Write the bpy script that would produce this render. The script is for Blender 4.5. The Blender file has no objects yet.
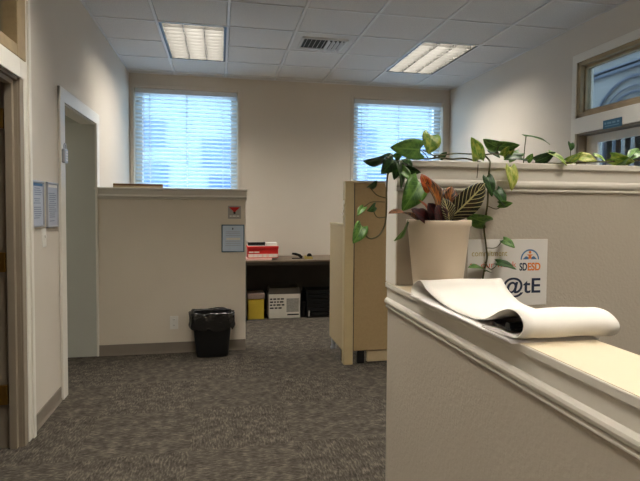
import bpy, bmesh, math, random
from mathutils import Vector, Matrix, noise as mnoise

random.seed(7)
SC = bpy.context.scene
COL = SC.collection

# ------------------------------------------------------------------ camera, sky, exposure
cam_data = bpy.data.cameras.new('camera')
cam = bpy.data.objects.new('camera', cam_data)
COL.objects.link(cam)
SC.camera = cam
FOCAL_PX = 507.09
cam_data.sensor_width = 36.0
cam_data.lens = FOCAL_PX / 640.0 * 36.0
cam_data.shift_y = -(240.5 - 227.07) / 640.0
cam_data.clip_start = 0.02
yaw, pitch, roll = 0.195213, -0.0395884, 0.0073574
fwd = Vector((math.sin(yaw) * math.cos(pitch), math.cos(yaw) * math.cos(pitch), math.sin(pitch)))
r0 = Vector((math.cos(yaw), -math.sin(yaw), 0))
u0 = r0.cross(fwd)
rgt = math.cos(roll) * r0 + math.sin(roll) * u0
upv = -math.sin(roll) * r0 + math.cos(roll) * u0
cam.matrix_world = Matrix(((rgt.x, upv.x, -fwd.x, 0.0), (rgt.y, upv.y, -fwd.y, 0.0), (rgt.z, upv.z, -fwd.z, 1.38), (0, 0, 0, 1)))

SKY_COLOR = (0.62, 0.82, 1.0)
SKY_STRENGTH = 5.0
LAMP_STRENGTH = 40.0
LAMP_COLOR = (1.0, 0.94, 0.84)
world = bpy.data.worlds.new('overcast_sky')
SC.world = world
world.use_nodes = True
bgn = world.node_tree.nodes['Background']
bgn.inputs[0].default_value = (*SKY_COLOR, 1)
bgn.inputs[1].default_value = SKY_STRENGTH

SC.view_settings.view_transform = 'Standard'
SC.view_settings.look = 'None'
SC.view_settings.gamma = 1.0
SC.view_settings.use_curve_mapping = False
SC.view_settings.exposure = 0.46
SC.cycles.use_denoising = True
SC.cycles.max_bounces = 10
SC.cycles.diffuse_bounces = 6
SC.cycles.transparent_max_bounces = 16
SC.cycles.sample_clamp_indirect = 4.0
SC.cycles.caustics_reflective = False
SC.cycles.caustics_refractive = False

# ------------------------------------------------------------------ materials
def srgb(r, g, b):
    f = lambda c: (c / 255 / 12.92) if c / 255 <= 0.04045 else ((c / 255 + 0.055) / 1.055) ** 2.4
    return (f(r), f(g), f(b))

def new_mat(name):
    m = bpy.data.materials.new(name)
    m.use_nodes = True
    nt = m.node_tree
    return m, nt, nt.nodes['Principled BSDF']

def mat(name, c, rough=0.6, var=0.06, scale=6.0, bump=0.0, bscale=200.0, metal=0.0, spec=0.3, trans=0.0):
    """plain painted / plastic / fabric surface with a little procedural variation"""
    m, nt, b = new_mat(name)
    lin = srgb(*c)
    b.inputs['Roughness'].default_value = rough
    b.inputs['Metallic'].default_value = metal
    b.inputs['Specular IOR Level'].default_value = spec
    tc = nt.nodes.new('ShaderNodeTexCoord')
    n = nt.nodes.new('ShaderNodeTexNoise')
    n.inputs['Scale'].default_value = scale
    n.inputs['Detail'].default_value = 4
    nt.links.new(tc.outputs['Object'], n.inputs['Vector'])
    r = nt.nodes.new('ShaderNodeValToRGB')
    r.color_ramp.elements[0].position = 0.3
    r.color_ramp.elements[1].position = 0.7
    r.color_ramp.elements[0].color = (*[x * (1 - var) for x in lin], 1)
    r.color_ramp.elements[1].color = (*[min(1, x * (1 + var)) for x in lin], 1)
    nt.links.new(n.outputs['Fac'], r.inputs['Fac'])
    nt.links.new(r.outputs['Color'], b.inputs['Base Color'])
    if bump > 0:
        n2 = nt.nodes.new('ShaderNodeTexNoise')
        n2.inputs['Scale'].default_value = bscale
        n2.inputs['Detail'].default_value = 3
        nt.links.new(tc.outputs['Object'], n2.inputs['Vector'])
        bp = nt.nodes.new('ShaderNodeBump')
        bp.inputs['Strength'].default_value = bump
        bp.inputs['Distance'].default_value = 0.004
        nt.links.new(n2.outputs['Fac'], bp.inputs['Height'])
        nt.links.new(bp.outputs['Normal'], b.inputs['Normal'])
    if trans > 0:
        out = nt.nodes['Material Output']
        tr = nt.nodes.new('ShaderNodeBsdfTranslucent')
        nt.links.new(r.outputs['Color'], tr.inputs['Color'])
        mx = nt.nodes.new('ShaderNodeMixShader')
        mx.inputs[0].default_value = trans
        nt.links.new(b.outputs[0], mx.inputs[1])
        nt.links.new(tr.outputs[0], mx.inputs[2])
        nt.links.new(mx.outputs[0], out.inputs['Surface'])
    return m

def glass_mat(name, tint, gloss=0.07):
    m, nt, b = new_mat(name)
    out = nt.nodes['Material Output']
    t = nt.nodes.new('ShaderNodeBsdfTransparent')
    t.inputs[0].default_value = (*tint, 1)
    g = nt.nodes.new('ShaderNodeBsdfGlossy')
    g.inputs['Roughness'].default_value = 0.03
    g.inputs['Color'].default_value = (0.9, 0.95, 1, 1)
    mx = nt.nodes.new('ShaderNodeMixShader')
    mx.inputs[0].default_value = gloss
    nt.links.new(t.outputs[0], mx.inputs[1])
    nt.links.new(g.outputs[0], mx.inputs[2])
    nt.links.new(mx.outputs[0], out.inputs['Surface'])
    return m

def emit_mat(name, c, s):
    m, nt, b = new_mat(name)
    out = nt.nodes['Material Output']
    e = nt.nodes.new('ShaderNodeEmission')
    e.inputs[0].default_value = (*c, 1)
    e.inputs[1].default_value = s
    nt.links.new(e.outputs[0], out.inputs['Surface'])
    return m

def carpet_mat():
    m, nt, b = new_mat('carpet')
    b.inputs['Roughness'].default_value = 0.95
    b.inputs['Specular IOR Level'].default_value = 0.05
    geo = nt.nodes.new('ShaderNodeNewGeometry')
    def streak(sx, sy, sc):
        mp = nt.nodes.new('ShaderNodeMapping')
        mp.inputs['Scale'].default_value = (sx, sy, 1)
        nt.links.new(geo.outputs['Position'], mp.inputs['Vector'])
        n = nt.nodes.new('ShaderNodeTexNoise')
        n.inputs['Scale'].default_value = sc
        n.inputs['Detail'].default_value = 5
        n.inputs['Roughness'].default_value = 0.65
        nt.links.new(mp.outputs[0], n.inputs['Vector'])
        return n
    a = streak(1.0, 4.0, 24.0)
    c = streak(4.0, 1.0, 24.0)
    ck = nt.nodes.new('ShaderNodeTexChecker')
    ck.inputs['Scale'].default_value = 1 / 0.6
    mp = nt.nodes.new('ShaderNodeMapping')
    mp.inputs['Location'].default_value = (0.17, 0.11, 0.5)
    nt.links.new(geo.outputs['Position'], mp.inputs['Vector'])
    nt.links.new(mp.outputs[0], ck.inputs['Vector'])
    big = nt.nodes.new('ShaderNodeTexNoise')
    big.inputs['Scale'].default_value = 14.0
    big.inputs['Detail'].default_value = 3
    nt.links.new(geo.outputs['Position'], big.inputs['Vector'])
    mix = nt.nodes.new('ShaderNodeMix')
    mix.data_type = 'FLOAT'
    nt.links.new(ck.outputs['Fac'], mix.inputs['Factor'])
    nt.links.new(a.outputs['Fac'], mix.inputs[2])
    nt.links.new(c.outputs['Fac'], mix.inputs[3])
    mix2 = nt.nodes.new('ShaderNodeMix')
    mix2.data_type = 'FLOAT'
    mix2.inputs['Factor'].default_value = 0.3
    nt.links.new(mix.outputs[0], mix2.inputs[2])
    nt.links.new(big.outputs['Fac'], mix2.inputs[3])
    r = nt.nodes.new('ShaderNodeValToRGB')
    els = r.color_ramp.elements
    els[0].position = 0.38; els[0].color = (*srgb(50, 46, 41), 1)
    els[1].position = 0.64; els[1].color = (*srgb(102, 95, 86), 1)
    e = els.new(0.5); e.color = (*srgb(71, 66, 59), 1)
    nt.links.new(mix2.outputs[0], r.inputs['Fac'])
    nt.links.new(r.outputs['Color'], b.inputs['Base Color'])
    bp = nt.nodes.new('ShaderNodeBump')
    bp.inputs['Strength'].default_value = 0.5
    bp.inputs['Distance'].default_value = 0.006
    nt.links.new(mix2.outputs[0], bp.inputs['Height'])
    nt.links.new(bp.outputs['Normal'], b.inputs['Normal'])
    return m

def leaf_mat(name, c1, c2, vein, vein_w=0.12, nveins=7.0, mottle=0.5, trans=0.25):
    """leaf blade: two mottled colours with a pale midrib and side veins laid out along the blade's own UVs"""
    m, nt, b = new_mat(name)
    b.inputs['Roughness'].default_value = 0.38
    b.inputs['Specular IOR Level'].default_value = 0.4
    uv = nt.nodes.new('ShaderNodeUVMap'); uv.uv_map = 'leaf'
    sep = nt.nodes.new('ShaderNodeSeparateXYZ')
    nt.links.new(uv.outputs[0], sep.inputs[0])
    def math_(op, a, bb=None):
        n = nt.nodes.new('ShaderNodeMath'); n.operation = op
        for i, v in enumerate((a, bb)):
            if v is None: continue
            if isinstance(v, (int, float)): n.inputs[i].default_value = v
            else: nt.links.new(v, n.inputs[i])
        return n.outputs[0]
    ax = math_('ABSOLUTE', math_('SUBTRACT', sep.outputs[0], 0.5))
    mid = math_('LESS_THAN', ax, 0.035)
    ph = math_('FRACT', math_('MULTIPLY', math_('SUBTRACT', sep.outputs[1], math_('MULTIPLY', ax, 0.55)), nveins))
    side = math_('LESS_THAN', ph, vein_w)
    v = math_('MAXIMUM', mid, side)
    n = nt.nodes.new('ShaderNodeTexNoise'); n.inputs['Scale'].default_value = 3.2; n.inputs['Detail'].default_value = 4
    nt.links.new(uv.outputs[0], n.inputs['Vector'])
    r = nt.nodes.new('ShaderNodeValToRGB')
    r.color_ramp.elements[0].position = mottle - 0.1; r.color_ramp.elements[0].color = (*srgb(*c1), 1)
    r.color_ramp.elements[1].position = mottle + 0.1; r.color_ramp.elements[1].color = (*srgb(*c2), 1)
    nt.links.new(n.outputs['Fac'], r.inputs['Fac'])
    mx = nt.nodes.new('ShaderNodeMix'); mx.data_type = 'RGBA'
    nt.links.new(v, mx.inputs['Factor'])
    nt.links.new(r.outputs['Color'], mx.inputs[6])
    mx.inputs[7].default_value = (*srgb(*vein), 1)
    nt.links.new(mx.outputs[2], b.inputs['Base Color'])
    out = nt.nodes['Material Output']
    tr = nt.nodes.new('ShaderNodeBsdfTranslucent')
    nt.links.new(mx.outputs[2], tr.inputs['Color'])
    ms = nt.nodes.new('ShaderNodeMixShader'); ms.inputs[0].default_value = trans
    nt.links.new(b.outputs[0], ms.inputs[1]); nt.links.new(tr.outputs[0], ms.inputs[2])
    nt.links.new(ms.outputs[0], out.inputs['Surface'])
    return m

M = dict(
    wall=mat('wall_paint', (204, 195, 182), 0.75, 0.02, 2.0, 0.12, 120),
    wall_tex_dim=mat('textured_wall_dim', (172, 163, 149), 0.7, 0.02, 2.0, 0.38, 75),  # room wall paint with texture; darker colour stands in for weaker light
    passage=mat('passage_paint', (186, 186, 176), 0.75, 0.02, 2.0, 0.1, 120),
    trim=mat('white_trim_paint', (222, 217, 206), 0.4, 0.015, 3.0),
    cap=mat('cap_paint', (206, 200, 188), 0.38, 0.015, 3.0),
    cap_top=mat('cap_top_laminate', (200, 186, 160), 0.4, 0.015, 3.0),
    base=mat('vinyl_cove_base', (128, 118, 106), 0.5, 0.05, 8.0),
    tile=mat('ceiling_tile', (206, 203, 200), 0.9, 0.10, 120.0, 0.6, 260),
    tbar=mat('ceiling_grid_metal', (214, 212, 210), 0.5, 0.02),
    plenum=mat('plenum_dark', (60, 58, 56), 0.9),
    wood=mat('golden_wood', (152, 132, 100), 0.45, 0.12, 14.0),
    darkwood=mat('brown_wood', (92, 62, 40), 0.45, 0.15, 14.0),
    taupe=mat('taupe_door_frame', (142, 130, 114), 0.5, 0.04),
    brass=mat('aged_brass', (150, 112, 54), 0.35, 0.1, 20, metal=0.9),
    glass=glass_mat('window_glass', (0.93, 0.97, 1.0)),
    tint=glass_mat('tinted_glass', (0.50, 0.53, 0.55), 0.06),
    slat=mat('blind_slat', (226, 232, 236), 0.5, 0.02, trans=0.5),
    rail=mat('blind_rail', (216, 220, 222), 0.5, 0.02),
    white=mat('white_plastic', (226, 222, 214), 0.4, 0.02),
    black=mat('black_plastic', (18, 18, 19), 0.4, 0.1),
    bag=mat('black_bag_film', (12, 12, 14), 0.16, 0.15, 20, 1.0, 26, spec=0.9),
    paper=mat('paper_white', (212, 207, 199), 0.8, 0.015, 8.0),
    paper_edge=mat('paper_grey', (206, 201, 198), 0.8, 0.015, 8.0),
    desk=mat('desk_laminate', (104, 90, 76), 0.5, 0.1, 12),
    deskdark=mat('desk_dark_panel', (74, 70, 66), 0.7, 0.1),
    panel=mat('panel_fabric', (156, 133, 97), 0.9, 0.05, 60, 0.3, 500),
    panel_lt=mat('panel_vinyl', (180, 162, 124), 0.55, 0.03, 10),
    panel_side=mat('panel_pale_fabric', (172, 154, 122), 0.85, 0.04, 60, 0.3, 500),
    red=mat('red_card', (190, 34, 32), 0.5, 0.08, 10),
    pink=mat('pale_pink_card', (222, 178, 168), 0.6, 0.05, 10),
    yellow=mat('yellow_card', (204, 176, 62), 0.6, 0.06, 8),
    carton=mat('white_carton', (214, 208, 196), 0.7, 0.04, 8),
    cartongrey=mat('grey_carton_print', (150, 146, 138), 0.7, 0.2, 60),
    kraft=mat('kraft_card', (72, 66, 58), 0.8, 0.1, 8),
    ink=mat('black_ink', (34, 34, 38), 0.6, 0.05),
    blueframe=mat('slate_blue_frame', (78, 108, 128), 0.45, 0.06),
    bluepaper=mat('pale_blue_paper', (196, 210, 226), 0.6, 0.03),
    lavpaper=mat('grey_blue_notice', (176, 182, 196), 0.5, 0.04),
    silver=mat('brushed_silver', (176, 180, 186), 0.35, 0.05, metal=0.6),
    signblue=mat('teal_blue_plate', (52, 96, 122), 0.4, 0.08, 30),
    signpale=mat('pale_sign_plate', (164, 160, 152), 0.5, 0.03),
    pot=mat('pale_terracotta_plastic', (210, 194, 172), 0.45, 0.03, 8),
    soil=mat('potting_soil', (40, 28, 22), 0.95, 0.4, 60, 0.8, 120),
    stem=mat('vine_stem', (70, 66, 34), 0.55, 0.2, 20),
    poster=mat('poster_paper', (214, 210, 204), 0.6, 0.015, 6),
    navy=mat('navy_ink', (32, 44, 66), 0.6),
    teal=mat('steel_blue_ink', (74, 112, 150), 0.6),
    orange=mat('orange_ink', (214, 122, 46), 0.6),
    olive=mat('olive_ink', (168, 150, 92), 0.6),
    rust=mat('rust_ink', (204, 112, 84), 0.6),
    cardboard=mat('brown_board', (120, 84, 56), 0.7, 0.1, 14),
    louver=mat('louver_aluminium', (66, 65, 62), 0.5, 0.04, 10),
    facade=mat('far_facade', (112, 128, 146), 0.8, 0.04, 2),
    facadedark=mat('far_facade_lines', (100, 106, 118), 0.7, 0.08, 4),
    facadeglass=mat('far_window', (70, 92, 124), 0.25, 0.1, 2),
    tapeyellow=mat('olive_plastic', (170, 152, 84), 0.45, 0.05),
)
M['wall_lit'] = mat('wall_paint_lit', (217, 206, 189), 0.7, 0.02, 2.0, 0.2, 90)  # same wall paint, colour lightened to stand in for stronger light
M['fadedprint'] = mat('faded_print', (128, 138, 156), 0.6)
M['signtext'] = mat('sign_text', (104, 142, 164), 0.5)
M['dustylid'] = mat('dusty_pale_lid', (150, 130, 118), 0.6, 0.05)
M['porch'] = mat('porch_wall', (150, 148, 144), 0.8, 0.05, 3)
M['carpet'] = carpet_mat()
M['lamp'] = emit_mat('lamp_glow', LAMP_COLOR, LAMP_STRENGTH)
M['lamp_soft'] = emit_mat('dome_glow', (1.0, 0.97, 0.88), 11.0)
M['leaf_dark'] = leaf_mat('pothos_dark', (26, 52, 20), (48, 84, 32), (66, 104, 46), 0.06)
M['leaf_mid'] = leaf_mat('pothos_mid', (58, 98, 36), (98, 138, 54), (110, 150, 70), 0.06)
M['leaf_lime'] = leaf_mat('pothos_lime', (88, 128, 40), (176, 184, 78), (150, 170, 80), 0.06, mottle=0.52)
M['leaf_yellow'] = leaf_mat('pothos_variegated', (132, 158, 60), (204, 200, 110), (190, 196, 120), 0.06, mottle=0.48)
M['croton_dark'] = leaf_mat('croton_veined', (26, 30, 18), (58, 40, 22), (196, 186, 130), 0.16, 9, mottle=0.55)
M['croton_orange'] = leaf_mat('croton_orange', (186, 84, 34), (92, 44, 20), (206, 130, 50), 0.10, 8, mottle=0.52)
M['croton_brown'] = leaf_mat('croton_brown', (44, 28, 18), (150, 82, 30), (170, 110, 44), 0.12, 8, mottle=0.54)
M['croton_maroon'] = leaf_mat('croton_maroon', (34, 14, 18), (62, 22, 24), (84, 30, 28), 0.06, 6)

# ------------------------------------------------------------------ builders
class MB:
    def __init__(s):
        s.bm = bmesh.new()
    def box(s, a, b, bev=0.0, seg=2):
        a, b = Vector(a), Vector(b)
        lo = Vector([min(a[i], b[i]) for i in range(3)]); hi = Vector([max(a[i], b[i]) for i in range(3)])
        t = bmesh.new()
        bmesh.ops.create_cube(t, size=1.0)
        for v in t.verts:
            v.co = Vector([lo[i] + (v.co[i] + 0.5) * (hi[i] - lo[i]) for i in range(3)])
        if bev > 0:
            bmesh.ops.bevel(t, geom=t.edges[:], offset=min(bev, 0.45 * min(hi - lo)), segments=seg, affect='EDGES', profile=0.5)
        s._merge(t)
        return s
    def _merge(s, t, mtx=None):
        if mtx: bmesh.ops.transform(t, matrix=mtx, verts=t.verts[:])
        me = bpy.data.meshes.new('tmp')
        t.to_mesh(me); t.free()
        s.bm.from_mesh(me)
        bpy.data.meshes.remove(me)
    def obox(s, center, size, rot, bev=0.0):
        """box of a given size turned by an euler rotation"""
        from mathutils import Euler
        t = MB(); h = Vector(size) * 0.5
        t.box(-h, h, bev)
        s._merge(t.bm, Matrix.Translation(Vector(center)) @ Euler(rot).to_matrix().to_4x4())
        return s
    def rings(s, rings, cap=(True, True), closed=True):
        """skin a list of vertex rings (equal count)"""
        vs = [[s.bm.verts.new(p) for p in r] for r in rings]
        n = len(vs[0])
        for i in range(len(vs) - 1):
            for j in range(n if closed else n - 1):
                k = (j + 1) % n
                try: s.bm.faces.new((vs[i][j], vs[i][k], vs[i + 1][k], vs[i + 1][j]))
                except ValueError: pass
        if closed and cap[0]: s.bm.faces.new(list(reversed(vs[0])))
        if closed and cap[1]: s.bm.faces.new(vs[-1])
        return s
    def tube(s, pts, r, n=8, r2=None):
        pts = [Vector(p) for p in pts]
        rs = []
        prev = None
        for i, p in enumerate(pts):
            d = (pts[min(i + 1, len(pts) - 1)] - pts[max(i - 1, 0)]).normalized()
            if prev is None:
                a = d.orthogonal().normalized()
            else:
                a = (prev - d * prev.dot(d)).normalized()
            prev = a
            b = d.cross(a)
            rr = r if r2 is None else r + (r2 - r) * i / (len(pts) - 1)
            rs.append([p + (a * math.cos(2 * math.pi * k / n) + b * math.sin(2 * math.pi * k / n)) * rr for k in range(n)])
        return s.rings(rs)
    def lathe(s, prof, c=(0, 0, 0), n=40, caps=(True, True)):
        rs = [[Vector((c[0] + r * math.cos(2 * math.pi * k / n), c[1] + r * math.sin(2 * math.pi * k / n), c[2] + z)) for k in range(n)] for r, z in prof]
        return s.rings(rs, caps)
    def prism(s, poly, axis, a, b):
        """extrude a 2-D outline along an axis between a and b"""
        def P(p, t):
            if axis == 'x': return Vector((t, p[0], p[1]))
            if axis == 'y': return Vector((p[0], t, p[1]))
            return Vector((p[0], p[1], t))
        return s.rings([[P(p, a) for p in poly], [P(p, b) for p in poly]])
    def build(s, name, m, parent=None, smooth=False, mats=None):
        bmesh.ops.recalc_face_normals(s.bm, faces=s.bm.faces[:])
        me = bpy.data.meshes.new(name)
        s.bm.to_mesh(me); s.bm.free()
        me.materials.append(m)
        if smooth:
            for p in me.polygons: p.use_smooth = True
        o = bpy.data.objects.new(name, me)
        COL.objects.link(o)
        if parent is not None:
            o.parent = parent
            o.matrix_parent_inverse = Matrix.Identity(4)
            bring_local(o, parent)
        return o

def world_loc(o):
    v = Vector(o.location)
    while o.parent is not None:
        o = o.parent; v = v + Vector(o.location)
    return v

def bring_local(o, parent):
    """meshes are written in room coordinates; move them into their parent's frame (parents are never rotated while building)"""
    o.data.transform(Matrix.Translation(-world_loc(parent)))

def thing(name, label, cat, loc, group=None):
    o = bpy.data.objects.new(name, None)
    o.empty_display_size = 0.05
    COL.objects.link(o)
    o.location = loc
    o['label'] = label; o['category'] = cat
    if group: o['group'] = group
    return o

def tag(o, label, cat, group=None):
    o['label'] = label; o['category'] = cat
    if group: o['group'] = group
    return o

def struct(o):
    o['kind'] = 'structure'
    return o

def smooth_curve(pts, n=8):
    """Catmull-Rom through points"""
    pts = [Vector(p) for p in pts]
    if len(pts) < 3: return pts
    out = []
    P = [pts[0] * 2 - pts[1]] + pts + [pts[-1] * 2 - pts[-2]]
    for i in range(1, len(P) - 2):
        for k in range(n):
            t = k / n
            a, b, c, d = P[i - 1], P[i], P[i + 1], P[i + 2]
            out.append(0.5 * ((2 * b) + (c - a) * t + (2 * a - 5 * b + 4 * c - d) * t * t + (3 * b - a - 3 * c + d) * t ** 3))
    out.append(pts[-1])
    return out

def text_obj(name, body, size, origin, xdir, ydir, m, parent, offset=0.0, extrude=0.0004, width=None, align='LEFT'):
    """flat lettering as a mesh: baseline origin, reading along xdir"""
    cu = bpy.data.curves.new(name, 'FONT')
    cu.body = body; cu.size = size; cu.extrude = extrude; cu.offset = offset; cu.align_x = align
    o = bpy.data.objects.new(name, cu)
    COL.objects.link(o)
    bpy.context.view_layer.update()
    me = bpy.data.meshes.new_from_object(o.evaluated_get(bpy.context.evaluated_depsgraph_get()))
    bpy.data.objects.remove(o)
    xd, yd = Vector(xdir).normalized(), Vector(ydir).normalized()
    zd = xd.cross(yd)
    if width:
        xs = [v.co.x for v in me.vertices]
        k = width / (max(xs) - min(xs)); x0 = min(xs)
        for v in me.vertices: v.co.x = (v.co.x - x0) * k
    mtx = Matrix(((xd.x, yd.x, zd.x, origin[0]), (xd.y, yd.y, zd.y, origin[1]), (xd.z, yd.z, zd.z, origin[2]), (0, 0, 0, 1)))
    me.transform(mtx)
    me.materials.clear(); me.materials.append(m)
    ob = bpy.data.objects.new(name, me)
    COL.objects.link(ob)
    if parent is not None:
        ob.parent = parent; bring_local(ob, parent)
    return ob

# ------------------------------------------------------------------ room shell
XL, XR, YB, YF, ZC = -1.103, 3.170, 6.697, -3.0, 3.03
TL = 0.12
D1 = (2.14, 3.13)        # left door opening (Y)
D2 = (3.925, 4.90)       # cased opening (Y)
DR = (3.06, 4.085)       # right door opening (Y)
WIN = ((-1.05, 0.228), (1.78, 3.065))
WZ = (0.95, 2.85)

struct(MB().box((-3.4, YF - 0.2, -0.12), (3.5, 7.0, 0)).build('floor', M['carpet']))

w = MB()
xa, xb = XL - TL, XL
w.box((xa, YF, 0), (xb, D1[0], ZC)).box((xa, D1[1], 0), (xb, D2[0], ZC)).box((xa, D2[1], 0), (xb, YB, ZC))
w.box((xa, D2[0], 2.115), (xb, D2[1], ZC)).box((xa, D1[0], 2.69), (xb, D1[1], ZC)).box((xa, D1[0], 2.085), (xb, D1[1], 2.20))
struct(w.build('wall_left', M['wall']))

w = MB()
xa, xb = XR, XR + 0.16
w.box((xa, YF, 0), (xb, DR[0], ZC)).box((xa, DR[1], 0), (xb, YB, ZC))
w.box((xa, DR[0], 2.70), (xb, DR[1], ZC)).box((xa, DR[0], 2.06), (xb, DR[1], 2.19))
struct(w.build('wall_right', M['wall']))

w = MB()
ya, yb = YB, YB + 0.2
w.box((-1.3, ya, 0), (WIN[0][0], yb, ZC)).box((WIN[0][1], ya, 0), (WIN[1][0], yb, ZC)).box((WIN[1][1], ya, 0), (3.4, yb, ZC))
for a, b in WIN:
    w.box((a, ya, 0), (b, yb, WZ[0])).box((a, ya, WZ[1]), (b, yb, ZC))
struct(w.build('wall_back', M['wall']))
struct(MB().box((-3.4, YF - 0.15, 0), (3.5, YF, ZC)).build('wall_front', M['wall']))

# passage beyond the cased opening and the side room beyond the near door
w = MB()
w.box((-2.6, 4.897, 0), (XL - 0.0006, 5.05, 2.6)).box((-2.72, 3.75, 0), (-2.6, 5.05, 2.6)).box((-2.6, 3.75, 0), (XL - TL, 3.87, 2.6))
w.box((-2.72, 3.75, 2.118), (XL - TL + 0.001, 5.05, 2.25))
struct(w.build('wall_passage', M['passage']))
w = MB()
w.box((-3.35, 0.9, 0), (-3.25, 3.75, ZC)).box((-3.35, 0.8, 0), (XL - TL, 0.9, ZC)).box((-3.35, 3.63, 0), (XL - TL, 3.74, ZC))
struct(w.build('wall_side_room', M['passage']))

# ceiling: tiles lying in a metal grid, left open where fixtures sit
GX = [-1.103, -0.554, 0.0754, 0.7047, 1.334, 1.9633, 2.5927, 3.170]
GY = [YF] + [4.807 + k * 0.5827 for k in range(-13, 4)] + [YB]
GY = sorted(y for y in GY if YF <= y <= YB)
LIGHTS = [(1, 4.807), (5, 4.807), (1, 1.8935), (4, 0.1454), (5, 1.8935), (1, -1.0200), (5, -1.6027)]
def in_fixture(ci, y):
    return any(ci == c and y0 - 0.01 <= y < y0 + 1.16 for c, y0 in LIGHTS)
tiles = MB()
for ci in range(len(GX) - 1):
    for ri in range(len(GY) - 1):
        if in_fixture(ci, GY[ri]): continue
        tiles.box((GX[ci] + 0.015, GY[ri] + 0.015, ZC + 0.002), (GX[ci + 1] - 0.015, GY[ri + 1] - 0.015, ZC + 0.02), 0.004, 1)
ceil = struct(tiles.build('ceiling', M['tile']))
g = MB()
for x in GX[1:-1]:
    segs = [(YF, YB)]
    g.box((x - 0.012, YF, ZC - 0.004), (x + 0.012, YB, ZC + 0.012))
for y in GY[1:-1]:
    xs = GX[0]
    for ci in range(len(GX) - 1):
        if any(ci == c and y0 + 0.1 < y < y0 + 1.1 for c, y0 in LIGHTS): continue
        g.box((GX[ci] + 0.012, y - 0.012, ZC - 0.002), (GX[ci + 1] - 0.012, y + 0.012, ZC + 0.010))
g.box((XL, YF, ZC - 0.003), (XL + 0.02, YB, ZC + 0.012)).box((XR - 0.02, YF, ZC - 0.003), (XR, YB, ZC + 0.012))
g.box((XL, YB - 0.02, ZC - 0.003), (XR, YB, ZC + 0.012))
g.build('ceiling_grid', M['tbar'], ceil)
MB().box((-3.5, YF - 0.2, ZC + 0.16), (3.5, 7.0, ZC + 0.22)).build('plenum_deck', M['plenum'], ceil)
MB().box((-3.4, 0.8, ZC), (XL - TL, 5.1, ZC + 0.05)).build('side_room_ceiling', M['tile'], ceil)

# baseboards (vinyl cove base with a pale toe line)
def baseboard(name, a, b, dirn, m=M['base']):
    """a,b: floor points on the wall; dirn: unit normal into the room"""
    a, b, d = Vector(a), Vector(b), Vector(dirn)
    o = MB()
    t = (b - a)
    o.rings([[p, p + d * 0.012, p + d * 0.006 + Vector((0, 0, 0.02)), p + d * 0.005 + Vector((0, 0, 0.098)), p + Vector((0, 0, 0.1))] for p in (a, b)])
    return o.build(name, m)
struct(baseboard('baseboard_left', (XL, 3.25, 0), (XL, 3.82, 0), (1, 0, 0)))
struct(baseboard('baseboard_left_far', (XL, 5.02, 0), (XL, YB, 0), (1, 0, 0)))
struct(baseboard('baseboard_back', (XL, YB, 0), (XR, YB, 0), (0, -1, 0)))
struct(baseboard('baseboard_right', (XR, 4.2, 0), (XR, YB, 0), (-1, 0, 0)))

# cased opening trim on the left wall
w = MB()
x0, x1 = XL, XL + 0.02
w.box((x0, 3.825, 0), (x1, 3.93, 2.205), 0.005).box((x0, 4.885, 0), (x1, 4.985, 2.205), 0.005).box((x0, 3.825, 2.11), (x1 + 0.001, 4.985, 2.207), 0.005)
w.box((XL - TL, 3.92, 0), (XL, 3.932, 2.115)).box((XL - TL, 3.92, 2.105), (XL, 4.9, 2.118))
struct(w.build('trim_1', M['trim']))

# ------------------------------------------------------------------ windows
def window(idx, a, b):
    f = MB()
    y0, y1 = YB + 0.11, YB + 0.17
    fw = 0.085
    f.box((a, y0, WZ[0]), (a + fw, y1, WZ[1])).box((b - fw, y0, WZ[0]), (b, y1, WZ[1]))
    f.box((a, y0, WZ[0]), (b, y1, WZ[0] + fw)).box((a, y0, WZ[1] - 0.06), (b, y1, WZ[1]))
    o = struct(f.build('window_%d' % idx, M['trim']))
    MB().box((a + fw - 0.01, y0 + 0.03, WZ[0] + 0.05), (b - fw + 0.01, y0 + 0.036, WZ[1] - 0.05)).build('window_pane', M['glass'], o)
    c = MB()
    k = 0.045
    c.box((a - k, YB - 0.014, WZ[0]), (a, YB + 0.002, WZ[1] + k), 0.004).box((b, YB - 0.014, WZ[0]), (b + k, YB + 0.002, WZ[1] + k), 0.004)
    c.box((a, YB - 0.014, WZ[1]), (b, YB + 0.002, WZ[1] + k), 0.004)
    c.build('window_casing', M['wall'], o)
    MB().box((a - 0.06, YB - 0.05, WZ[0] - 0.03), (b + 0.06, YB + 0.11, WZ[0] + 0.002), 0.008).build('window_sill', M['trim'], o)
for i, (a, b) in enumerate(WIN): window(i + 1, a, b)

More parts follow.
